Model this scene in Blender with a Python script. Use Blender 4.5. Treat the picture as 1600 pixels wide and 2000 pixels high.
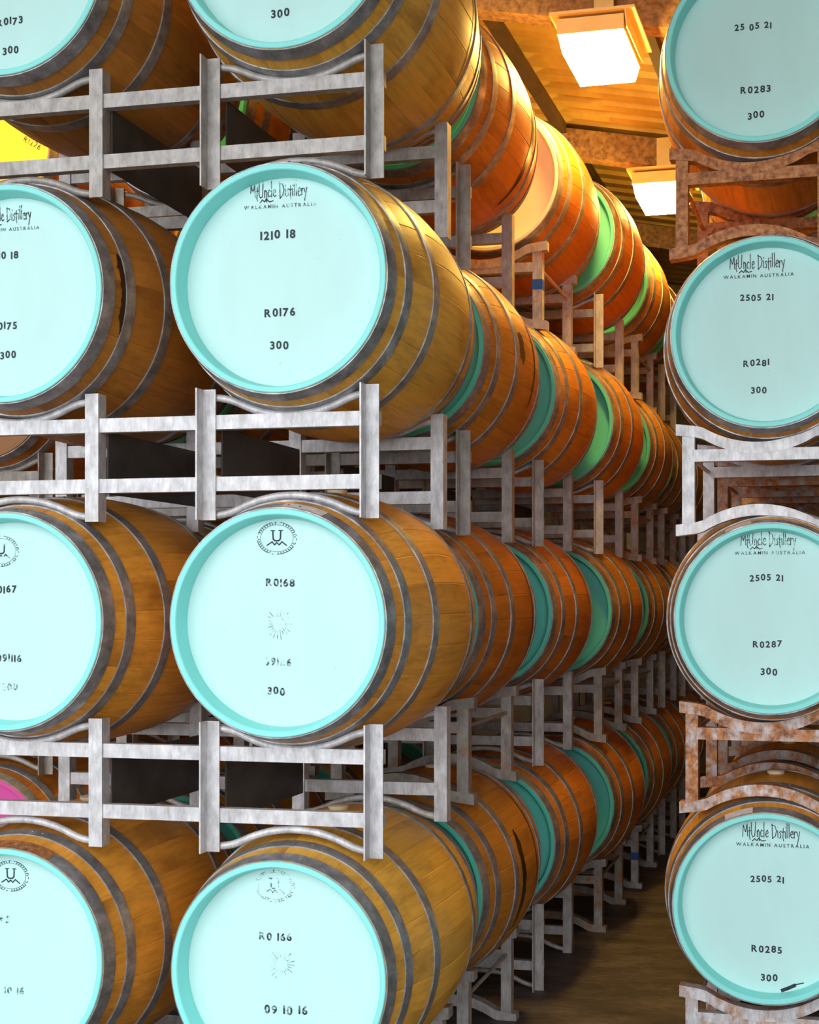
import bpy, math, random
from mathutils import Vector, Matrix

random.seed(7)
for o in list(bpy.data.objects):
    bpy.data.objects.remove(o)
scene = bpy.context.scene
COL = scene.collection
R = math.radians

# ------------------------------------------------------------------ camera
F_PX, PX, PY = 2600.0, 1092.0, 1167.0          # focal length and principal point in a 1600x2000 frame
YAW = math.atan((1680 - PX) / F_PX)
CAM_H = 1.75
cam_d = bpy.data.cameras.new('camera')
cam = bpy.data.objects.new('camera', cam_d)
COL.objects.link(cam)
cam.location = (0, 0, CAM_H)
cam.rotation_euler = (R(90), 0, YAW)
cam_d.sensor_fit = 'HORIZONTAL'
cam_d.sensor_width = 36
cam_d.lens = 36 * F_PX / 1600
cam_d.shift_x = -(PX - 800) / 1600
cam_d.shift_y = (PY - 1000) / 1600
cam_d.clip_start = 0.05
scene.camera = cam

# ------------------------------------------------------------------ world and exposure
w = bpy.data.worlds.new('world')
scene.world = w
w.use_nodes = True
bg = w.node_tree.nodes['Background']
bg.inputs[0].default_value = (0.93, 0.97, 1.0, 1)      # even bright overcast sky
bg.inputs[1].default_value = 3.5
LAMP_STRENGTH = 125.0
LAMP_COLOR = (1.0, 0.63, 0.14)
vs = scene.view_settings
vs.view_transform = 'Standard'
vs.look = 'None'
vs.exposure = 0.0
vs.gamma = 1.0
vs.use_curve_mapping = False

# ------------------------------------------------------------------ materials
def new_mat(name):
    m = bpy.data.materials.new(name)
    m.use_nodes = True
    nt = m.node_tree
    return m, nt, nt.nodes['Principled BSDF']

def N(nt, typ, **kw):
    n = nt.nodes.new(typ)
    for k, v in kw.items():
        setattr(n, k, v)
    return n

def ramp(nt, src, stops):
    r = N(nt, 'ShaderNodeValToRGB')
    e = r.color_ramp.elements
    while len(e) > len(stops):
        e.remove(e[-1])
    while len(e) < len(stops):
        e.new(0.5)
    for i, (p, c) in enumerate(stops):
        e[i].position = p
        e[i].color = (c[0], c[1], c[2], 1) if isinstance(c, (tuple, list)) else (c, c, c, 1)
    nt.links.new(src, r.inputs[0])
    return r.outputs[0]

def mixc(nt, a, b, fac, mode='MIX'):
    m = N(nt, 'ShaderNodeMix', data_type='RGBA', blend_type=mode)
    for sock, v in ((m.inputs[6], a), (m.inputs[7], b), (m.inputs[0], fac)):
        if hasattr(v, 'is_output'):
            nt.links.new(v, sock)
        elif isinstance(v, (int, float)):
            sock.default_value = v
        else:
            sock.default_value = (v[0], v[1], v[2], 1)
    return m.outputs[2]

def coords(nt, scale, use_random=True):
    tc = N(nt, 'ShaderNodeTexCoord')
    v = tc.outputs['Object']
    if use_random:
        oi = N(nt, 'ShaderNodeObjectInfo')
        mul = N(nt, 'ShaderNodeMath', operation='MULTIPLY')
        mul.inputs[1].default_value = 37.0
        nt.links.new(oi.outputs['Random'], mul.inputs[0])
        add = N(nt, 'ShaderNodeVectorMath', operation='ADD')
        nt.links.new(v, add.inputs[0])
        nt.links.new(mul.outputs[0], add.inputs[1])
        v = add.outputs[0]
    mp = N(nt, 'ShaderNodeMapping')
    mp.inputs['Scale'].default_value = scale
    nt.links.new(v, mp.inputs[0])
    return mp.outputs[0]

def noise(nt, vec, scale, detail=4, rough=0.55):
    n = N(nt, 'ShaderNodeTexNoise')
    n.inputs['Scale'].default_value = scale
    n.inputs['Detail'].default_value = detail
    n.inputs['Roughness'].default_value = rough
    nt.links.new(vec, n.inputs['Vector'])
    return n.outputs['Fac']

def bump(nt, b, h, strength, dist=0.002):
    n = N(nt, 'ShaderNodeBump')
    n.inputs['Strength'].default_value = strength
    n.inputs['Distance'].default_value = dist
    nt.links.new(h, n.inputs['Height'])
    nt.links.new(n.outputs[0], b.inputs['Normal'])

def make_wood():
    m, nt, b = new_mat('oak_stave')
    oi = N(nt, 'ShaderNodeObjectInfo')
    at = N(nt, 'ShaderNodeAttribute', attribute_name='tone')
    s = N(nt, 'ShaderNodeMath', operation='ADD')
    nt.links.new(oi.outputs['Random'], s.inputs[0])
    nt.links.new(at.outputs['Fac'], s.inputs[1])
    fr = N(nt, 'ShaderNodeMath', operation='FRACT')
    nt.links.new(s.outputs[0], fr.inputs[0])
    tone = ramp(nt, fr.outputs[0], [(0, .84), (.5, .98), (1, 1.12)])
    g = noise(nt, coords(nt, (60, 2.2, 60)), 1.0, 6, .65)
    grain = ramp(nt, g, [(.28, .72), (.55, 1.0), (.8, 1.12)])
    blot = noise(nt, coords(nt, (5, 2.5, 5)), 1.0, 4, .6)
    blotc = ramp(nt, blot, [(.30, (.46, .40, .38)), (.48, (.92, .92, .92)), (.72, (1.06, 1.04, 1.0))])
    c = mixc(nt, oi.outputs['Color'], tone, 1.0, 'MULTIPLY')
    c = mixc(nt, c, grain, 1.0, 'MULTIPLY')
    c = mixc(nt, c, blotc, 0.85, 'MULTIPLY')
    nt.links.new(c, b.inputs['Base Color'])
    b.inputs['Roughness'].default_value = .48
    b.inputs['Specular IOR Level'].default_value = .35
    bump(nt, b, g, .12)
    return m

def make_paint():
    m, nt, b = new_mat('head_paint')
    oi = N(nt, 'ShaderNodeObjectInfo')
    n1 = noise(nt, coords(nt, (3, 3, 1.2)), 3.0, 5)
    v = ramp(nt, n1, [(.3, .95), (.6, 1.0)])
    n2 = noise(nt, coords(nt, (26, 26, 26)), 3.0, 2)
    specks = ramp(nt, n2, [(.755, 1.0), (.80, .72)])
    c = mixc(nt, oi.outputs['Color'], v, 1.0, 'MULTIPLY')
    c = mixc(nt, c, specks, 1.0, 'MULTIPLY')
    nt.links.new(c, b.inputs['Base Color'])
    b.inputs['Roughness'].default_value = .42
    b.inputs['Specular IOR Level'].default_value = .4
    return m

def make_hoop():
    m, nt, b = new_mat('hoop_steel')
    n1 = noise(nt, coords(nt, (9, 9, 9)), 2.0, 6, .65)
    c = ramp(nt, n1, [(.28, (.16, .15, .15)), (.5, (.30, .30, .31)), (.72, (.50, .50, .53))])
    nt.links.new(c, b.inputs['Base Color'])
    b.inputs['Metallic'].default_value = .6
    r = ramp(nt, n1, [(.3, .52), (.7, .36)])
    nt.links.new(r, b.inputs['Roughness'])
    bump(nt, b, n1, .15)
    return m

def make_galv():
    """galvanized steel; the red channel of the object colour is the amount of rust, the green that of old grime and brown darkening"""
    m, nt, b = new_mat('galvanized_steel')
    oi = N(nt, 'ShaderNodeObjectInfo')
    sep = N(nt, 'ShaderNodeSeparateColor')
    nt.links.new(oi.outputs['Color'], sep.inputs[0])
    n1 = noise(nt, coords(nt, (14, 14, 8)), 2.2, 5, .6)
    n2 = noise(nt, coords(nt, (60, 60, 12)), 2.0, 3, .6)
    g = ramp(nt, n1, [(.3, (.44, .43, .44)), (.52, (.62, .61, .63)), (.7, (.78, .77, .79))])
    streak = ramp(nt, n2, [(.3, .82), (.55, 1.0)])
    g = mixc(nt, g, streak, 1.0, 'MULTIPLY')
    rn = noise(nt, coords(nt, (11, 11, 7)), 1.6, 7, .68)
    rc = ramp(nt, noise(nt, coords(nt, (25, 25, 25)), 2.0, 5), [(.3, (.12, .03, .008)), (.5, (.42, .14, .025)), (.7, (.60, .27, .085))])
    a = N(nt, 'ShaderNodeMath', operation='ADD')
    nt.links.new(rn, a.inputs[0])
    nt.links.new(sep.outputs[0], a.inputs[1])
    fac = ramp(nt, a.outputs[0], [(.78, 0.0), (.98, 1.0)])
    dn = noise(nt, coords(nt, (4, 4, 4)), 2.0, 4, .6)
    dm = N(nt, 'ShaderNodeMath', operation='MULTIPLY')
    nt.links.new(sep.outputs[1], dm.inputs[0])
    nt.links.new(ramp(nt, dn, [(.3, .6), (.6, 1.0)]), dm.inputs[1])
    g = mixc(nt, g, mixc(nt, g, (.42, .36, .27), 1.0, 'MULTIPLY'), dm.outputs[0])
    c = mixc(nt, g, rc, fac)
    nt.links.new(c, b.inputs['Base Color'])
    met = ramp(nt, a.outputs[0], [(.78, .32), (.95, 0.0)])
    nt.links.new(met, b.inputs['Metallic'])
    b.inputs['Roughness'].default_value = .5
    bump(nt, b, rn, .2)
    return m

def make_flat(name, col, rough=.6, metal=0.0, var=.15, scale=6):
    m, nt, b = new_mat(name)
    n1 = noise(nt, coords(nt, (scale,) * 3), 2.0, 5, .6)
    c = mixc(nt, col, ramp(nt, n1, [(.3, 1 - var), (.7, 1 + var)]), 1.0, 'MULTIPLY')
    nt.links.new(c, b.inputs['Base Color'])
    b.inputs['Roughness'].default_value = rough
    b.inputs['Metallic'].default_value = metal
    return m

def make_ink(name, fade):
    m, nt, b = new_mat(name)
    n1 = noise(nt, coords(nt, (1, 1, 1)), 60.0, 4, .7)
    f = ramp(nt, n1, [(max(0, .62 - fade), 0.0), (min(1, .78 - fade * .8), 1.0)])
    tr = N(nt, 'ShaderNodeBsdfTransparent')
    mx = N(nt, 'ShaderNodeMixShader')
    b.inputs['Base Color'].default_value = (.012, .022, .032, 1)
    b.inputs['Roughness'].default_value = .6
    out = nt.nodes['Material Output']
    nt.links.new(f, mx.inputs[0])
    nt.links.new(b.outputs[0], mx.inputs[1])
    nt.links.new(tr.outputs[0], mx.inputs[2])
    nt.links.new(mx.outputs[0], out.inputs[0])
    return m

def make_floor():
    m, nt, b = new_mat('worn_floor')
    v = coords(nt, (1.0, 2.6, 1.0), False)
    n1 = noise(nt, v, 2.2, 7, .65)
    n2 = noise(nt, coords(nt, (6, 14, 6), False), 3.0, 5, .6)
    c = ramp(nt, n1, [(.3, (.045, .036, .032)), (.5, (.10, .080, .072)), (.72, (.20, .165, .15))])
    c = mixc(nt, c, ramp(nt, n2, [(.35, .6), (.6, 1.1)]), .8, 'MULTIPLY')
    nt.links.new(c, b.inputs['Base Color'])
    b.inputs['Roughness'].default_value = .6
    bump(nt, b, n2, .3)
    return m

def make_roof():
    m, nt, b = new_mat('roof_sheet')
    n1 = noise(nt, coords(nt, (3, 1, 1), False), 2.0, 5, .6)
    c = ramp(nt, n1, [(.3, (.52, .36, .09)), (.7, (.72, .53, .15))])
    nt.links.new(c, b.inputs['Base Color'])
    b.inputs['Roughness'].default_value = .5
    return m

def make_emit():
    m, nt, b = new_mat('lamp_diffuser')
    b.inputs['Base Color'].default_value = (.9, .85, .7, 1)
    b.inputs['Emission Color'].default_value = (*LAMP_COLOR, 1)
    b.inputs['Emission Strength'].default_value = LAMP_STRENGTH
    return m

M_WOOD, M_PAINT, M_HOOP, M_GALV = make_wood(), make_paint(), make_hoop(), make_galv()
M_FLOOR, M_ROOF, M_EMIT = make_floor(), make_roof(), make_emit()
M_INK = [make_ink('stamp_ink', .0), make_ink('worn_stamp_ink', .16), make_ink('faint_stamp_ink', .27)]
M_PLATE = make_flat('dark_steel_plate', (.055, .052, .050), .55, .2, .35, 4)
M_BEAM = make_flat('rough_beam', (.30, .17, .07), .9, 0, .55, 16)
M_DARK = make_flat('dark_purlin', (.07, .045, .025), .7, 0, .3, 5)
M_WALL = make_flat('shed_wall', (.16, .12, .08), .8, 0, .3, 2)
M_APRON = make_flat('concrete_apron', (.22, .215, .205), .9, 0, .15, 1)
M_LAMP = make_flat('lamp_housing', (.78, .62, .26), .5, 0, .08, 4)
M_BUNG = make_flat('bung_silicone', (.72, .62, .42), .5, 0, .1, 10)
M_TAPE = make_flat('blue_tape', (.01, .09, .42), .5, 0, .1, 10)
M_TAG = make_flat('paper_tag', (.68, .60, .58), .7, 0, .15, 20)
M_RUST = make_flat('rust_patch', (.30, .11, .03), .85, 0, .6, 30)
M_STAIN = make_flat('dark_stain', (.030, .010, .005), .35, 0, .4, 20)

# ------------------------------------------------------------------ mesh helpers
class MB:
    def __init__(self):
        self.v, self.f = [], []
    def box(self, x0, x1, y0, y1, z0, z1):
        n = len(self.v)
        self.v += [(x0, y0, z0), (x1, y0, z0), (x1, y1, z0), (x0, y1, z0), (x0, y0, z1), (x1, y0, z1), (x1, y1, z1), (x0, y1, z1)]
        self.f += [[n + i for i in q] for q in ((3, 2, 1, 0), (4, 5, 6, 7), (0, 1, 5, 4), (1, 2, 6, 5), (2, 3, 7, 6), (3, 0, 4, 7))]
        return self
    def lathe(self, prof, seg=64, close=False):
        """prof: list of (r, y); axis along +y"""
        n = len(self.v)
        k = len(prof)
        for i in range(seg):
            a = 2 * math.pi * i / seg
            for r, y in prof:
                self.v.append((r * math.cos(a), y, r * math.sin(a)))
        for i in range(seg):
            j = (i + 1) % seg
            for q in range(k if close else k - 1):
                q2 = (q + 1) % k
                self.f.append([n + i * k + q, n + i * k + q2, n + j * k + q2, n + j * k + q])
        return self
    def tube(self, pts, r, seg=8):
        n = len(self.v)
        P = [Vector(p) for p in pts]
        for i, p in enumerate(P):
            t = (P[min(i + 1, len(P) - 1)] - P[max(i - 1, 0)]).normalized()
            a = Vector((0, 1, 0)) if abs(t.y) < .9 else Vector((1, 0, 0))
            u = t.cross(a).normalized()
            w_ = t.cross(u)
            for s in range(seg):
                an = 2 * math.pi * s / seg
                self.v.append(tuple(p + u * (r * math.cos(an)) + w_ * (r * math.sin(an))))
        for i in range(len(P) - 1):
            for s in range(seg):
                s2 = (s + 1) % seg
                self.f.append([n + i * seg + s, n + i * seg + s2, n + (i + 1) * seg + s2, n + (i + 1) * seg + s])
        self.f.append([n + s for s in range(seg)])
        self.f.append([n + (len(P) - 1) * seg + s for s in reversed(range(seg))])
        return self
    def strip(self, pts, y0, y1, th):
        """bar of height th following (x,z) points, spanning y0..y1"""
        n = len(self.v)
        for x, z in pts:
            self.v += [(x, y0, z - th), (x, y1, z - th), (x, y1, z), (x, y0, z)]
        for i in range(len(pts) - 1):
            a, b_ = n + i * 4, n + i * 4 + 4
            for q in range(4):
                q2 = (q + 1) % 4
                self.f.append([a + q, b_ + q, b_ + q2, a + q2])
        self.f.append([n, n + 3, n + 2, n + 1])
        e = n + (len(pts) - 1) * 4
        self.f.append([e, e + 1, e + 2, e + 3])
        return self
    def ribbon(self, pts, wd, y=0.0):
        """flat stroke in the xz plane"""
        for (x0, z0), (x1, z1) in zip(pts[:-1], pts[1:]):
            d = Vector((x1 - x0, z1 - z0))
            if d.length < 1e-6:
                continue
            d.normalize()
            nx, nz = -d.y * wd / 2, d.x * wd / 2
            ex, ez = d.x * wd * .3, d.y * wd * .3
            n = len(self.v)
            self.v += [(x0 - nx - ex, y, z0 - nz - ez), (x1 - nx + ex, y, z1 - nz + ez), (x1 + nx + ex, y, z1 + nz + ez), (x0 + nx - ex, y, z0 + nz - ez)]
            self.f.append([n, n + 1, n + 2, n + 3])
        return self
    def mesh(self, name, mat, smooth=False, angle=None):
        me = bpy.data.meshes.new(name)
        me.from_pydata(self.v, [], self.f)
        me.validate()
        import bmesh
        bm = bmesh.new()
        bm.from_mesh(me)
        bmesh.ops.recalc_face_normals(bm, faces=bm.faces)
        if angle:
            for e in bm.edges:
                if len(e.link_faces) == 2 and e.calc_face_angle(0) > angle:
                    e.smooth = False
        bm.to_mesh(me)
        bm.free()
        if smooth or angle:
            for p in me.polygons:
                p.use_smooth = True
        me.materials.append(mat)
        return me

def link(name, me, parent=None, loc=(0, 0, 0), rot=(0, 0, 0), color=None):
    o = bpy.data.objects.new(name, me)
    COL.objects.link(o)
    o.location = loc
    o.rotation_euler = rot
    if parent:
        o.parent = parent
    if color:
        o.color = (*color, 1)
    return o

def tag(o, label=None, cat=None, group=None, kind=None):
    for k, v in (('label', label), ('category', cat), ('group', group), ('kind', kind)):
        if v:
            o[k] = v
    return o

# ------------------------------------------------------------------ the shed
def roof_z(x):
    return 4.68 - 0.19 * (x + 1.73)

X_L, X_R, Y_F, Y_B = -7.0, 2.4, -0.35, 13.2
floor = link('floor', MB().box(X_L, X_R, Y_F, Y_B, -.12, 0).mesh('floor', M_FLOOR))
tag(floor, 'dark brown worn floor of the aisle between the barrel stacks', 'floor', kind='structure')
apron = link('ground', MB().box(-16, 14, -16, Y_F, -.14, -.002).mesh('ground', M_APRON))
tag(apron, 'pale concrete apron in front of the open shed', 'ground', kind='structure')

mb = MB()
pitch, hgt = .20, .052
y, prof = Y_F, []
while y < Y_B:
    prof += [(y, 0), (y + .095, 0), (y + .125, hgt), (y + .17, hgt)]
    y += pitch
prof.append((Y_B, 0))
for (yy, dz) in prof:
    mb.v += [(X_L, yy, roof_z(X_L) + dz), (X_R, yy, roof_z(X_R) + dz)]
for i in range(len(prof) - 1):
    mb.f.append([2 * i, 2 * i + 1, 2 * i + 3, 2 * i + 2])
ceiling = link('ceiling', mb.mesh('ceiling', M_ROOF))
sm = ceiling.modifiers.new('thickness', 'SOLIDIFY')
sm.thickness = .01
sm.offset = 1
tag(ceiling, 'yellow lit corrugated metal roof over the aisle', 'ceiling', kind='structure')
BEAM_Y = [1.73, 3.83, 5.93, 8.03, 10.13, 12.2]
for by in BEAM_Y:
    m_ = MB()
    n0 = [(X_L, roof_z(X_L)), (X_R, roof_z(X_R))]
    m_.strip([(x, z - .035) for x, z in n0], by, by + .12, .17)
    link('roof_beam', m_.mesh('roof_beam', M_BEAM), ceiling)
pur = []
for k in range(-6, 5):
    x = -1.80 + k * .80
    if X_L < x < X_R - .1:
        pur.append(x)
for x in pur:
    m_ = MB().box(x - .03, x + .03, Y_F, Y_B, roof_z(x) - .075, roof_z(x) - .012)
    link('purlin', m_.mesh('purlin', M_DARK), ceiling)

def wall(name, x0, x1, y0, y1, label):
    m_ = MB()
    m_.v = [(x0, y0, 0), (x1, y0, 0), (x1, y1, 0), (x0, y1, 0)]
    m_.v += [(x, y_, roof_z(x) - .001) for x, y_, _ in m_.v]
    m_.f = [[3, 2, 1, 0], [4, 5, 6, 7], [0, 1, 5, 4], [1, 2, 6, 5], [2, 3, 7, 6], [3, 0, 4, 7]]
    tag(link(name, m_.mesh(name, M_WALL)), label, 'wall', kind='structure')
wall('wall_left', X_L - .1, X_L, Y_F, Y_B, 'dark side wall of the shed behind the left stack')
wall('wall_right', X_R, X_R + .1, Y_F, Y_B, 'dark side wall of the shed beyond the right stack')
wall('wall_back', X_L - .1, X_R + .1, Y_B, Y_B + .1, 'dark back wall at the far end of the aisle')

# ------------------------------------------------------------------ lamps
LW, LD, LH = .29, .44, .065
lamp_house = MB()
lamp_house.box(-LW / 2, LW / 2, 0, LD, .035, .035 + LH)
ME_LHOUSE = lamp_house.mesh('lamp_housing', M_LAMP)
m_ = MB()
m_.v = [(-LW / 2 + .004, .004, .034), (LW / 2 - .004, .004, .034), (LW / 2 - .004, LD - .004, .034), (-LW / 2 + .004, LD - .004, .034),
        (-LW / 2 + .018, .03, -.036), (LW / 2 - .018, .03, -.036), (LW / 2 - .018, LD - .03, -.036), (-LW / 2 + .018, LD - .03, -.036)]
m_.f = [[4, 5, 6, 7], [0, 1, 5, 4], [1, 2, 6, 5], [2, 3, 7, 6], [3, 0, 4, 7]]
ME_LENS = m_.mesh('lamp_diffuser', M_EMIT)
ME_SIDE = MB()
ME_SIDE.v = [(0, -.02, .12), (0, LD + .02, .12), (0, LD + .02, .07), (0, LD * .8, .055), (0, .02, .05),
             (.006, -.02, .12), (.006, LD + .02, .12), (.006, LD + .02, .07), (.006, LD * .8, .055), (.006, .02, .05)]
ME_SIDE.f = [[0, 1, 2, 3, 4], [9, 8, 7, 6, 5]] + [[i, (i + 1) % 5, (i + 1) % 5 + 5, i + 5] for i in range(5)]
ME_SIDE = ME_SIDE.mesh('lamp_side_plate', M_LAMP)
def lamp(x, y, z, label, group):
    r = link('ceiling_lamp', None, None, (x, y, z))
    tag(r, label, 'lamp', group)
    link('housing', ME_LHOUSE, r)
    link('diffuser', ME_LENS, r)
    link('side_plate', ME_SIDE, r, (LW / 2 + .006, 0, 0))
    top = roof_z(x) - z - .04
    link('mounting_plate', MB().box(-LW / 2 - .03, LW / 2 + .05, -.02, LD + .02, .112, .124).mesh('mounting_plate', M_LAMP), r)
    link('hanger_strap', MB().box(-.05, .04, .335, .35, .124, top).mesh('hanger_strap', M_LAMP), r)
    return r
LZ = 4.122
lamp(-1.12, 5.55, LZ, 'glowing box lamp hanging under the roof, the larger nearer one over the aisle', 'roof lamps')
lamp(-1.15, 7.65, LZ, 'glowing box lamp further down the aisle beside the right stack', 'roof lamps')
lamp(-3.05, 4.15, 4.45, 'box lamp over the left stack behind the top barrels, nearer one', 'roof lamps')
lamp(-3.05, 6.6, 4.45, 'box lamp over the left stack behind the top barrels, farther one', 'roof lamps')

# ------------------------------------------------------------------ barrel parts
L, R0, RB = .95, .324, .402
def rad(t):
    q = (t - L / 2) / (L / 2)
    return R0 + (RB - R0) * (1 - q * q)
CZ = RB                       # axis height above the barrel's base
NST = 26
def stave_geo(mb, ang, half, nt_=10):
    prof = [(-half, -.0014), (-half * .94, 0), (-half * .45, 0), (0, 0), (half * .45, 0), (half * .94, 0), (half, -.0014)]
    n = len(mb.v)
    k = len(prof) + 2
    th = .012
    for i in range(nt_ + 1):
        t = .003 + (L - .006) * i / nt_
        for a, d in prof:
            r = rad(t) + d
            mb.v.append((r * math.sin(ang + a), t, r * math.cos(ang + a)))
        for a in (half, -half):
            r = rad(t) - th
            mb.v.append((r * math.sin(ang + a), t, r * math.cos(ang + a)))
    for i in range(nt_):
        for q in range(k):
            q2 = (q + 1) % k
            a, b_ = n + i * k, n + (i + 1) * k
            mb.f.append([a + q, a + q2, b_ + q2, b_ + q])
    mb.f.append([n + q for q in reversed(range(k))])
    mb.f.append([n + nt_ * k + q for q in range(k)])
    return k * nt_ + 2
mb = MB()
stave_geo(mb, 0, math.pi / NST)
ME_STAVE = mb.mesh('stave', M_WOOD, angle=R(14))
# whole shell for the barrels too far to tell the staves apart
mb = MB()
cnt = 0
for i in range(NST):
    cnt = stave_geo(mb, 2 * math.pi * i / NST, math.pi / NST, 8)
ME_SHELL = mb.mesh('shell', M_WOOD, angle=R(14))
at = ME_SHELL.attributes.new('tone', 'FLOAT', 'FACE')
rnd = [random.random() for _ in range(NST)]
at.data.foreach_set('value', [rnd[min(i // cnt, NST - 1)] for i in range(len(ME_SHELL.polygons))])

HEADY = .052
ME_HEAD = MB().lathe([(0.0001, HEADY), (.15, HEADY), (.288, HEADY), (.3005, HEADY)], 96).mesh('painted_head', M_PAINT, angle=R(35))
ME_CHIME = MB().lathe([(.2985, HEADY - .0005), (.302, .030), (.307, .0015), (.3095, -.001), (.3225, -.001), (.3245, .001), (.3245, .006)], 96).mesh('painted_chime', M_PAINT, angle=R(35))
ME_REAR = MB().lathe([(0.0001, L - .04), (.28, L - .04), (.2965, L - .04)], 48).mesh('rear_head', M_WOOD)
def hoop_mesh(t0, t1):
    th = .0035
    return MB().lathe([(rad(t0) - .001, t0), (rad(t0) + th, t0), ((rad(t0) + rad(t1)) / 2 + th + .0006, (t0 + t1) / 2), (rad(t1) + th, t1), (rad(t1) - .001, t1)], 96, True).mesh('hoop', M_HOOP, angle=R(40))
HOOPS = [(.004, .046), (.090, .126), (.255, .293)]
ME_HOOPS = [hoop_mesh(a, b_) for a, b_ in HOOPS] + [hoop_mesh(L - b_, L - a) for a, b_ in HOOPS]
ME_BUNG = MB()
for (r_, z_) in [(0.0001, .016), (.022, .016), (.030, .012), (.030, .004), (.024, -.004)]:
    pass
ME_BUNG.lathe([(0.0001, -.016), (.022, -.016), (.033, -.012), (.033, -.006), (.024, .006)], 20)
ME_BUNG.v = [(x, z, -y_) for x, y_, z in ME_BUNG.v]
ME_BUNG = ME_BUNG.mesh('bung', M_BUNG, angle=R(40))
ME_RIVET = MB().lathe([(0.0001, -.003), (.0035, -.0025), (.005, 0)], 8)
ME_RIVET.v = [(x, z, -y_) for x, y_, z in ME_RIVET.v]
ME_RIVET = ME_RIVET.mesh('rivet', M_HOOP)

TEAL_SHADED = (.13, .66, .55)  # deep heads: same paint, darkened to carry the shade between the barrels
TEAL_LIT = (.55, .86, .84)            # front heads: same teal, paler with the daylight put into the colour
PINK = (.80, .10, .42)
WHITE = (.90, .90, .74)
YELLOW = (.90, .62, .05)
BARE = (.26, .13, .05)
OAK = (.50, .235, .052)
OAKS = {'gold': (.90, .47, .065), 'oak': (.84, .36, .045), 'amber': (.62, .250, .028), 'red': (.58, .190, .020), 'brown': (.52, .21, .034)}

# ------------------------------------------------------------------ stamps on the heads
_txt = {}
def text_strokes(s, size, jitter=0.0, seed=0, spacing=1.0, bold=.032):
    """flat mesh of a line of stamped characters, centred, in the xz plane facing -y"""
    rng = random.Random(seed)
    verts, faces, x, words = [], [], 0.0, []
    for ch in s + ' ':
        if ch == ' ':
            if verts:
                words.append((verts, faces))
                verts, faces = [], []
            x += .42 * size * min(spacing, 1.2)
            continue
        if (ch, bold) not in _txt:
            cu = bpy.data.curves.new('glyph', 'FONT')
            cu.body = ch
            cu.size = 1
            cu.offset = bold
            ob = bpy.data.objects.new('glyph', cu)
            COL.objects.link(ob)
            dg = bpy.context.evaluated_depsgraph_get()
            me = ob.evaluated_get(dg).to_mesh()
            vv = [(v.co.x, v.co.y) for v in me.vertices]
            ff = [list(p.vertices) for p in me.polygons]
            ob.evaluated_get(dg).to_mesh_clear()
            bpy.data.objects.remove(ob)
            bpy.data.curves.remove(cu)
            mn = min(v[0] for v in vv)
            mx = max(v[0] for v in vv)
            _txt[(ch, bold)] = ([(a - mn, b_) for a, b_ in vv], ff, mx - mn)
        vv, ff, wd = _txt[(ch, bold)]
        dz = rng.uniform(-jitter, jitter) * size
        n = len(verts)
        verts += [(x + a * size * 1.02, 0.0, b_ * size + dz) for a, b_ in vv]
        faces += [[n + i for i in f] for f in ff]
        x += (wd * 1.02 + .16 * spacing) * size
    x -= (.16 * spacing + .42 * min(spacing, 1.2)) * size
    out = []
    for verts, faces in words:
        m_ = MB()
        m_.v = [(a - x / 2, b_, c - .35 * size) for a, b_, c in verts]
        m_.f = faces
        out.append(m_)
    return out

GL = {
 'M': (.62, [[(0, 0), (.06, 1.0), (.28, .42), (.46, 1.05), (.52, .05)]]),
 't': (.28, [[(.1, .85), (.08, .0), (.16, -.25)], [(-.08, .48), (.26, .55)]]),
 'U': (.58, [[(.02, 1.25), (.02, .25), (.16, .0), (.36, .1), (.44, 1.25)]]),
 'n': (.36, [[(.02, .6), (.05, 0)], [(.04, .42), (.16, .6), (.25, .42), (.27, -.35)]]),
 'c': (.36, [[(.28, .52), (.14, .62), (.02, .34), (.1, .04), (.3, .08)]]),
 'l': (.20, [[(.03, 1.25), (.06, .02)]]),
 'k': (.36, [[(.02, 1.2), (.05, 0)], [(.28, .6), (.05, .3), (.3, -.1)]]),
 'e': (.36, [[(.02, .3), (.28, .4), (.2, .62), (.05, .52), (.02, .18), (.14, .0), (.32, .1)]]),
 ' ': (.30, []),
 'D': (.58, [[(.02, 1.15), (.06, -.1), (.36, .15), (.48, .6), (.32, .98), (-.05, 1.1)]]),
 'i': (.18, [[(.03, .6), (.05, .02)], [(.05, .85), (.07, .9)]]),
 's': (.32, [[(.25, .6), (.05, .52), (.2, .26), (.18, .06), (.0, .0)]]),
 'r': (.28, [[(.02, .6), (.05, 0)], [(.04, .35), (.14, .55), (.26, .55)]]),
 'y': (.36, [[(.02, .6), (.13, .2)], [(.32, .62), (.08, -.45)]]),
}
def logo_mesh(width, seed):
    rng = random.Random(seed)
    m_ = MB()
    x = 0
    strokes = []
    for ch in 'MtUncle Distillery':
        adv, st = GL[ch]
        for s in st:
            strokes.append([(x + a + rng.uniform(-.02, .02), b_ + rng.uniform(-.04, .04)) for a, b_ in s])
        x += adv
    k = width / x
    for s in strokes:
        m_.ribbon([((a - x / 2) * k, b_ * k * 1.25) for a, b_ in s], .0026)
    # little hill mark under the name
    m_.ribbon([(-width * .33, -.014), (-width * .29, -.006), (-width * .25, -.012), (-width * .22, -.004), (-width * .16, -.013), (-width * .1, -.010)], .0032)
    return m_
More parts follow.
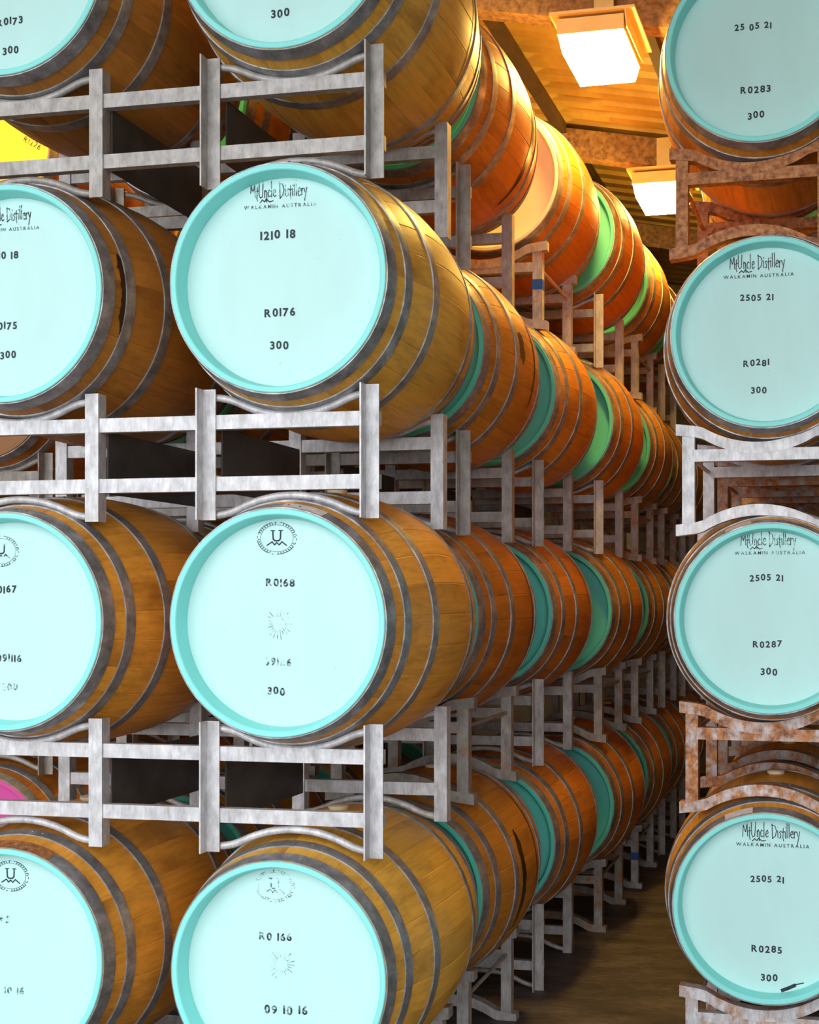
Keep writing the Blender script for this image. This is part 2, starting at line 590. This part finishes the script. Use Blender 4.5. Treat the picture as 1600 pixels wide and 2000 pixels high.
def emblem_mesh():
    m_ = MB()
    rx, rz = .060, .046
    for r_, wd in ((1.0, .0018), (.84, .0010)):
        for i in range(48):
            if (i * 7) % 11 in (0, 3) and r_ == 1.0:
                continue
            a, b_ = 2 * math.pi * i / 48, 2 * math.pi * (i + .8) / 48
            m_.ribbon([(rx * r_ * math.cos(a), rz * r_ * math.sin(a)), (rx * r_ * math.cos(b_), rz * r_ * math.sin(b_))], wd)
    for i in range(40):
        if i % 10 in (8, 9):
            continue
        a = 2 * math.pi * (i + .5) / 40
        m_.ribbon([(rx * .88 * math.cos(a), rz * .88 * math.sin(a)), (rx * .96 * math.cos(a), rz * .96 * math.sin(a))], .0022)
    m_.ribbon([(-.012, .021), (-.011, -.002), (-.006, -.007), (.006, -.007), (.011, -.002), (.012, .021)], .0042)
    m_.ribbon([(-.018, .022), (-.006, .022)], .0026)
    m_.ribbon([(.006, .022), (.018, .022)], .0026)
    m_.ribbon([(-.030, -.020), (-.014, -.010), (-.007, -.019), (0, -.012), (.007, -.019), (.016, -.010), (.030, -.021)], .0034)
    return m_
def stamp(head, mb_, name, x, z, ink, rot=0.0):
    if isinstance(mb_, list):
        return [stamp(head, q, name, x, z, ink, rot) for q in mb_]
    return link(name, mb_.mesh(name, M_INK[ink]), head, (x, HEADY - .0012, z), (0, rot, 0))

# ------------------------------------------------------------------ barrels
ROWZ = {1: 3.630, 2: 2.655, 3: 1.678, 4: .677}       # axis heights, row 1 on top
ROWN = {1: 'top', 2: 'second', 3: 'third', 4: 'bottom'}
NTH = ['', 'first', 'second', 'third', 'fourth', 'fifth', 'sixth', 'seventh']
def barrel(x, y, zc, label, oak, head_col, detail, yaw=0.0, group=None, roll=0.0):
    """detail 2: staves one by one; 1: shell. y is the front rim"""
    root = link('oak_barrel', None, None, (x, y, zc - CZ), (0, 0, yaw))
    tag(root, label, 'barrel', group)
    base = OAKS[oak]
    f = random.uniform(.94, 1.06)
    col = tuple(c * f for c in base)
    if detail == 2:
        for i in range(NST):
            link('stave', ME_STAVE, root, (0, 0, CZ), (0, roll + 2 * math.pi * i / NST, 0), col)
    else:
        link('shell', ME_SHELL, root, (0, 0, CZ), (0, random.random() * 6, 0), col)
    head = link('painted_head', ME_HEAD, root, (0, 0, CZ), (0, 0, 0), head_col)
    link('painted_chime', ME_CHIME, root, (0, 0, CZ), (0, 0, 0), (head_col[0] * (.50 if head_col is TEAL_LIT else .7), head_col[1] * .97, head_col[2] * .95) if head_col in (TEAL_SHADED, TEAL_LIT) else head_col)  # ring colour deepened, partly shade inside the rim put into the paint
    link('rear_head', ME_REAR, root, (0, 0, CZ), (0, 0, 0), col)
    for k, me in enumerate(ME_HOOPS):
        h = link('hoop', me, root, (0, 0, CZ), (0, random.random() * 6, 0))
        h.rotation_euler[1] = 0
        if detail == 2 and k < 3:
            t = sum(HOOPS[k]) / 2
            for dx in (.028, .062):
                a = dx / rad(t)
                r_ = rad(t) + .0035
                link('rivet', ME_RIVET, h, (r_ * math.sin(a), t, r_ * math.cos(a)))
    link('bung', ME_BUNG, root, (0, L / 2, CZ + RB - .002))
    return root, head

GB = 'teal-headed oak barrels stacked on racks'
# column positions along the depth, from the front: (x of axis, y of front rim)
YP = 1.077
B_X = [-1.603, -1.650, -1.630, -1.566, -1.552, -1.55, -1.55]
A_DX = -.886
HEADS = {}
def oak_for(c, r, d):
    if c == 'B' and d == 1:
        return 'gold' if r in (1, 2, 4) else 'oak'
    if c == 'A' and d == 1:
        return 'brown' if r in (1, 2) else 'oak'  # upper two rows: oak colour darkened for the shadow lying on them
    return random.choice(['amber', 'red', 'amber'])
FRONT_TXT = {('A', 1): 'R0173', ('A', 2): 'R0175', ('B', 2): 'R0176', ('A', 3): 'R0167', ('B', 3): 'R0168', ('A', 4): '65', ('B', 4): 'R0 166'}
for r in (1, 2, 3, 4):
    for d in range(1, 8):
        if r == 1 and d == 7:
            continue
        jx, jy = (0, 0) if d == 1 else (random.uniform(-.012, .012), random.uniform(-.02, .02))
        jy = .10 if (r, d) == (1, 3) else jy
        jx += {1: .004, 2: -.009, 3: -.011, 4: -.008}[r] if d == 1 else 0
        hc = TEAL_LIT if d == 1 else TEAL_SHADED
        if (r, d) == (1, 3):
            hc = WHITE
        if d == 1:
            st = FRONT_TXT.get(('B', r))
            lb = f'golden oak barrel, teal head stamped {st}, {ROWN[r]} row, front of left stack' if st else 'golden oak barrel, teal head cut by the top edge, front of left stack'
        else:
            hn = 'cream-white' if hc is WHITE else 'teal'
            lb = f'oak barrel, {hn} head, {ROWN[r]} row, {NTH[d]} from front along the aisle, left stack'
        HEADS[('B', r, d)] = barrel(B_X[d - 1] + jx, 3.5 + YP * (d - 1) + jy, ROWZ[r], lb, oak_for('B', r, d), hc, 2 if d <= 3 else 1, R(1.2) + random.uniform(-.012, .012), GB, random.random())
    for d in range(1, 5):
        jx, jy = (0, 0) if d == 1 else (random.uniform(-.012, .012), random.uniform(-.02, .02))
        if d == 1:
            lb = f'brown oak barrel, teal head stamped {FRONT_TXT[("A", r)]}, {ROWN[r]} row, front of left stack'
        else:
            lb = f'oak barrel, teal head, {ROWN[r]} row, {NTH[d]} from front in the column beside the aisle column'
        HEADS[('A', r, d)] = barrel(B_X[d - 1] + A_DX + jx, 3.5 + YP * (d - 1) + jy, ROWZ[r], lb, oak_for('A', r, d), TEAL_LIT if d == 1 else TEAL_SHADED, 2 if d <= 2 else 1, R(1.0) + random.uniform(-.012, .012), GB, random.random())
    for d in (2, 3, 4):
        hc = {(4, 2): PINK, (1, 2): YELLOW, (1, 3): YELLOW}.get((r, d), BARE if r in (2, 3) else TEAL_SHADED)
        hn = {PINK: 'pink', YELLOW: 'yellow', BARE: 'bare oak'}.get(hc, 'teal')
        lb = f'oak barrel, {hn} head, {ROWN[r]} row, {NTH[d - 1]} from front in the far left column'
        HEADS[('C', r, d)] = barrel(-3.61 + random.uniform(-.01, .01), 4.92 + YP * (d - 2), ROWZ[r], lb, random.choice(['amber', 'red']), hc, 1, random.uniform(-.01, .01), GB)
R_X, R_Y = -.312, 4.575
RT = {1: 'R0283', 2: 'R0281', 3: 'R0287', 4: 'R0285'}
for r in (1, 2, 3, 4):
    for d in (1, 2, 3):
        dx = {1: -.02, 2: 0.0, 3: .012, 4: .006}[r] if d == 1 else random.uniform(-.01, .02)
        lb = f'oak barrel, teal head stamped {RT[r]}, {ROWN[r]} row of the right stack' if d == 1 else f'oak barrel, {ROWN[r]} row of the right stack, {NTH[d]} from front'
        HEADS[('R', r, d)] = barrel(R_X + dx, R_Y + YP * (d - 1), ROWZ[r] + (.012 if r == 4 else 0), lb, 'oak', TEAL_LIT if d == 1 else TEAL_SHADED, 2 if d == 1 else 1, random.uniform(-.005, .005), GB, random.random())

PXM_L, PXM_R = 1 / 691.0, 1 / 574.0
def lines(key, cx, cy, items, k):
    head = HEADS[key][1]
    for j, (kind, s, u, v, size, ink) in enumerate(items):
        q = .0137 if k == PXM_L else .0115         # the head sits back inside the chime
        x = (u - cx - (1680 - cx) * q) * k * (1.06 if k == PXM_L else 1.0)
        z = -(v - cy - (1167 - cy) * q) * k
        sd = hash((key[1], j)) % 1000 + ord(key[0])
        if kind == 't':
            stamp(head, text_strokes(s, size * k * 1.14, .08, sd), 'stamped_lettering', x, z, ink)
        elif kind == 'logo':
            stamp(head, logo_mesh(size * k, sd), 'stamped_name', x, z, ink)
            stamp(head, text_strokes('WALKAMIN AUSTRALIA', size * k * .064 * 1.35, .03, sd, 1.7, .01), 'stamped_place_name', x + .004, z - .026, min(2, ink + 0))
        elif kind == 'emblem':
            stamp(head, emblem_mesh(), 'stamped_emblem', x, z, ink)
HB = 545
lines(('B', 1, 1), 551, -131, [('t', '300', 551, 26, 19, 0), ('t', 'R0174', 551, -42, 19, 0)], PXM_L)
lines(('A', 1, 1), 7, -95, [('t', 'R0173', 22, 20, 18, 0), ('t', '300', 24, 81, 18, 0)], PXM_L)
lines(('B', 2, 1), 541, 540, [('logo', '', 547, 379, 120, 1), ('t', '1210 18', 545, 454, 20, 0), ('t', 'R0176', 549, 608, 19, 0), ('t', '300', 548, 673, 19, 0)], PXM_L)
lines(('A', 2, 1), 7, 566, [('logo', '', 14, 414, 116, 1), ('t', '12 10 18', 5, 486, 18, 0), ('t', 'R0175', 9, 633, 18, 0), ('t', '300', 18, 694, 18, 0)], PXM_L)
lines(('B', 3, 1), 541, 1216, [('emblem', '', 544, 1048, 80, 0), ('t', 'R0168', 551, 1135, 18, 1), ('t', '091116', 546, 1293, 18, 2), ('t', '300', 543, 1351, 18, 1)], PXM_L)
lines(('A', 3, 1), 7, 1205, [('emblem', '', 2, 1058, 80, 1), ('t', 'R0167', 8, 1138, 18, 0), ('t', '091116', 20, 1281, 18, 1), ('t', '300', 22, 1341, 18, 2)], PXM_L)
lines(('B', 4, 1), 541, 1915, [('emblem', '', 538, 1736, 80, 2), ('t', 'R0 166', 539, 1836, 18, 1), ('t', '09 10 16', 560, 1980, 20, 1)], PXM_L)
lines(('A', 4, 1), 7, 1885, [('emblem', '', 24, 1714, 80, 0), ('t', 'R0165', -6, 1804, 18, 2), ('t', '09 10 16', 15, 1952, 18, 2)], PXM_L)
lines(('R', 1, 1), 1485, 80, [('t', '25 05 21', 1471, 41, 15, 0), ('t', 'R0283', 1476, 166, 16, 0), ('t', '300', 1477, 217, 16, 0)], PXM_R)
lines(('R', 2, 1), 1497, 641, [('logo', '', 1480, 515, 108, 0), ('t', '2505 21', 1479, 573, 15, 0), ('t', 'R0281', 1478, 702, 15, 0), ('t', '300', 1483, 756, 15, 0)], PXM_R)
lines(('R', 3, 1), 1504, 1202, [('logo', '', 1502, 1057, 108, 1), ('t', '2505 21', 1498, 1121, 15, 0), ('t', 'R0287', 1500, 1252, 15, 0), ('t', '300', 1503, 1307, 16, 0)], PXM_R)
lines(('R', 4, 1), 1501, 1772, [('logo', '', 1508, 1630, 112, 0), ('t', '2505 21', 1500, 1712, 15, 0), ('t', 'R0285', 1499, 1851, 16, 0), ('t', '300', 1504, 1906, 16, 0)], PXM_R)

def burst_mesh():
    m_ = MB()
    rng = random.Random(3)
    for i in range(22):
        a = 2 * math.pi * i / 22
        r0, r1 = .016 + rng.uniform(0, .006), .034 + rng.uniform(0, .012)
        m_.ribbon([(r0 * math.cos(a), r0 * math.sin(a)), (r1 * math.cos(a), r1 * math.sin(a))], .0016)
    return m_
stamp(HEADS[('B', 4, 1)][1], burst_mesh(), 'faint_sun_mark', -.008, .020, 2)
stamp(HEADS[('B', 3, 1)][1], burst_mesh(), 'faint_sun_mark', -.012, -.004, 2)
stamp(HEADS[('C', 1, 2)][1], text_strokes('R1226', .035, .1, 5, 1.0, .0), 'stamped_lettering', .215, .03, 1, R(30))
stamp(HEADS[('R', 4, 1)][1], MB().ribbon([(.045, -.288), (.066, -.279), (.088, -.268)], .012).ribbon([(.088, -.266), (.118, -.258)], .004), 'black_smudge', 0, 0, 0)

# paper tags on the chime hoops
def arc_tag(key, name, t0, t1, a0, a1, mat, lift=.0045):
    m_ = MB()
    for i in range(9):
        a = R(a0 + (a1 - a0) * i / 8)
        for t in (t0, (t0 + t1) / 2, t1):
            r_ = rad(t) + lift
            m_.v.append((r_ * math.sin(a), t, r_ * math.cos(a)))
    for i in range(8):
        for q in range(2):
            n = i * 3 + q
            m_.f.append([n, n + 1, n + 4, n + 3])
    link(name, m_.mesh(name, mat, smooth=True), HEADS[key][0], (0, 0, CZ))
arc_tag(('R', 4, 1), 'paper_tag', .005, .045, -26, -9, M_TAG)
arc_tag(('R', 3, 1), 'paper_tag', .005, .045, -27, -11, M_TAG)
arc_tag(('B', 3, 1), 'paper_tag', .005, .045, 2, 24, M_TAG)
arc_tag(('A', 4, 1), 'rust_patch', .004, .046, -8, 26, M_RUST)

# dark drips that ran from the bung down the aisle side of some barrels
def drip(key, t, a0, a1, wid, seed):
    rng = random.Random(seed)
    m_ = MB()
    n = 28
    c = t
    for i in range(n + 1):
        a = R(a0 + (a1 - a0) * i / n)
        c += rng.uniform(-.003, .003)
        env = min(1, i / 4, (n - i) / 6)
        wd = wid * (.25 + env * rng.uniform(.65, 1.0))
        for q in (-wd / 2, wd / 2):
            r_ = rad(c + q) + .0008
            m_.v.append((r_ * math.sin(a), c + q, r_ * math.cos(a)))
    m_.f = [[2 * i, 2 * i + 1, 2 * i + 3, 2 * i + 2] for i in range(n)]
    link('dark_drip', m_.mesh('dark_drip', M_STAIN, smooth=True), HEADS[key][0], (0, 0, CZ))
for key, t, a0, a1, wd in ((('B', 2, 2), .53, 58, 112, .022), (('B', 2, 2), .335, 74, 92, .050), (('B', 3, 2), .60, 20, 128, .018),
                           (('B', 4, 2), .36, 62, 118, .040), (('B', 4, 2), .60, 10, 110, .014), (('B', 3, 3), .55, 40, 90, .010),
                           (('B', 1, 2), .56, 40, 140, .040), (('B', 1, 1), .62, 70, 120, .014), (('A', 2, 1), .08, 70, 110, .030)):
    drip(key, t, a0, a1, wd, int(t * 100) + key[1])

# ------------------------------------------------------------------ racks
H = .385
def arch(x):                    # cradle rise away from the middle
    a = abs(x)
    if a < .165:
        return .37 - math.sqrt(.37 ** 2 - a * a)
    e = .37 - math.sqrt(.37 ** 2 - .165 ** 2)
    q = min(1, (a - .165) / .075)
    return e + .017 * (q * (2 - q))
def rod_mesh(up):
    pts = []
    for i in range(25):
        x = -.245 + .49 * i / 24
        z = .306 + arch(x) if up else .071 - arch(x)
        pts.append((x, 0, z))
    return MB().tube(pts, .0115, 8).mesh('cradle_rod', M_GALV, smooth=True)
def saddle_mesh(up):
    pts = []
    for i in range(25):
        x = -.29 + .58 * i / 24
        a = min(abs(x), .20)
        rise = .37 - math.sqrt(.37 ** 2 - a * a) + max(0, abs(x) - .20) * .12
        z = .314 + rise if up else .058 + .040 - rise
        pts.append((x, z))
    return MB().strip(pts, 0, .05, .040).mesh('saddle', M_GALV)
ME_ROD = [rod_mesh(True), rod_mesh(False)]
ME_SAD = [saddle_mesh(True), saddle_mesh(False)]
PWD = .044
ME_POST_F = MB().box(0, PWD, 0, .005, 0, H).box(0, .005, -.040, 0, 0, H).mesh('angle_post', M_GALV)          # flange towards the front
ME_POST_B = MB().box(0, PWD, 0, .005, 0, H).box(PWD - .005, PWD, .005, .045, 0, H).mesh('angle_post', M_GALV)  # flange towards the back
ME_POST_T = MB().box(0, .044, 0, .044, .03, .36).mesh('tube_post', M_GALV)
_bm = {}
def beam_mesh(x0, x1, d=.03, h=.042):
    k = (round(x0, 4), round(x1, 4), d, h)
    if k not in _bm:
        _bm[k] = MB().box(x0, x1, 0, d, 0, h).mesh('cross_beam', M_GALV)
    return _bm[k]
ME_FORK = MB().box(0, .005, .02, .60, .085, .275).mesh('fork_plate', M_PLATE)
ME_RAIL = MB().tube([(.007, .03, .02), (.007, .66, .02)], .008, 8).mesh('tie_rod', M_GALV)
ME_TAPE = MB().box(-.0012, .0452, -.0012, .0452, 0, .045).mesh('blue_tape', M_TAPE)
DEPTH = .64
def rack_rod(x, y, z, cols, rust, label, yaw=0.0, group=None, grime_tone=.0):
    """angle-iron rack with bent round rods; x,y is the front frame at the last column, cols are offsets"""
    r = link('barrel_rack', None, None, (x, y, z), (0, 0, yaw))
    tag(r, label, 'rack', group)
    col = (rust, grime_tone, 0)
    x0, x1 = min(cols) - .275, max(cols) + .275
    for fy, front in ((0, True), (DEPTH, False)):
        for c in cols:
            left_fl = c == max(cols)
            link('angle_post', ME_POST_F if front else ME_POST_B, r, (c - .275, fy, 0), color=col)
            link('angle_post', ME_POST_F if (front and left_fl) else ME_POST_B, r, (c + .275 - PWD, fy, 0), color=col)
            for me in ME_ROD:
                link('cradle_rod', me, r, (c, fy + .017, 0), color=col)
        for z_ in (.268, .086):
            link('cross_beam', beam_mesh(x0 + .004, x1 - .004), r, (0, fy + .005, z_), color=col)
    if len(cols) > 1:
        for xx in (cols[0] + .280, cols[1] - .232):
            link('fork_plate', ME_FORK, r, (xx, .02, 0))
    return r
def rack_saddle(x, y, z, cols, rust, label, yaw=0.0, group=None, grime_tone=.0, tape=False):
    r = link('barrel_rack', None, None, (x, y, z), (0, 0, yaw))
    tag(r, label, 'rack', group)
    col = (rust, grime_tone, 0)
    x0, x1 = min(cols) - .262, max(cols) + .262
    for fy in (0, DEPTH):
        for c in cols:
            for px in (c - .268, c + .224):
                p = link('tube_post', ME_POST_T, r, (px, fy, 0), color=col)
                if tape and fy == 0 and px == max(cols) + .224:
                    link('blue_tape', ME_TAPE, p, (0, 0, .17))
            for me in ME_SAD:
                link('saddle', me, r, (c, fy - .003, 0), color=col)
        link('cross_beam', beam_mesh(x0 + .03, x1 - .03, .040), r, (0, fy - .0015, .250), color=col)
    for c in cols:
        for dx in (-.253, .239):
            link('tie_rod', ME_RAIL, r, (c + dx, 0, .252), color=col)
    return r
GR = 'steel barrel racks of the stacks'
LVL = {4: 'on the floor under the bottom row', 3: 'between bottom and third rows', 2: 'between third and second rows', 1: 'between second and top rows'}
SADDLE_LEFT = {(1, 3), (1, 5), (3, 2), (3, 4), (3, 5), (4, 1), (4, 2), (4, 4), (4, 5), (2, 5), (2, 6)}
for r in (1, 2, 3, 4):
    z = ROWZ[r] - .677
    for d in range(1, 8):
        if r == 1 and d == 7:
            continue
        x, y = B_X[d - 1] - .018, 3.605 + YP * (d - 1)
        x += {1: .014, 2: 0, 3: .012, 4: 0}[r] if d == 1 else 0
        cols = (A_DX, 0) if d <= 4 else (0,)
        dn = NTH[d] + ' from front' if d > 1 else 'frontmost'
        if (r, d) in SADDLE_LEFT:
            tp = (r, d) in ((1, 3), (4, 5))
            lb = f'square tube saddle rack {LVL[r]}, {dn}, left stack'
            rack_saddle(x, y, z, cols, random.choice([.18, .25, .3]), lb, R(.6), GR, random.uniform(.5, .9), tp)
        else:
            lb = f'galvanized rod cradle rack {LVL[r]}, {dn}, left stack'
            rack_rod(x, y, z, cols, .05 if d == 1 else random.choice([.08, .15]), lb, R(1.0), GR, {1: .62, 2: .0, 3: .0, 4: .2}[r] if d == 1 else random.uniform(.35, .8))  # deeper racks simply toned darker and browner than the front ones
    for d in (2, 3, 4):
        lb = f'galvanized rack {LVL[r]}, {NTH[d - 1]} from front, far left column'
        rack_rod(-3.61, 5.025 + YP * (d - 2), z, (0,), .1, lb, 0, GR, .8)
    for d in (1, 2, 3):
        rust = {1: .60, 2: .04, 3: .44, 4: .32}[r] if d == 1 else random.choice([.1, .4])
        nm = {1: 'brown rusted', 2: 'clean grey', 3: 'orange rust streaked', 4: 'pale rust spotted'}[r] if d == 1 else 'steel'
        lb = f'{nm} saddle rack {LVL[r]}, right stack' + ('' if d == 1 else f', {NTH[d]} from front')
        dx = {1: -.035, 2: -.012, 3: .0, 4: .0}[r] if d == 1 else 0
        rack_saddle(R_X + dx - .02, R_Y + .10 + YP * (d - 1), z, (0,), rust, lb, 0, GR, .0 if d == 1 else .6)
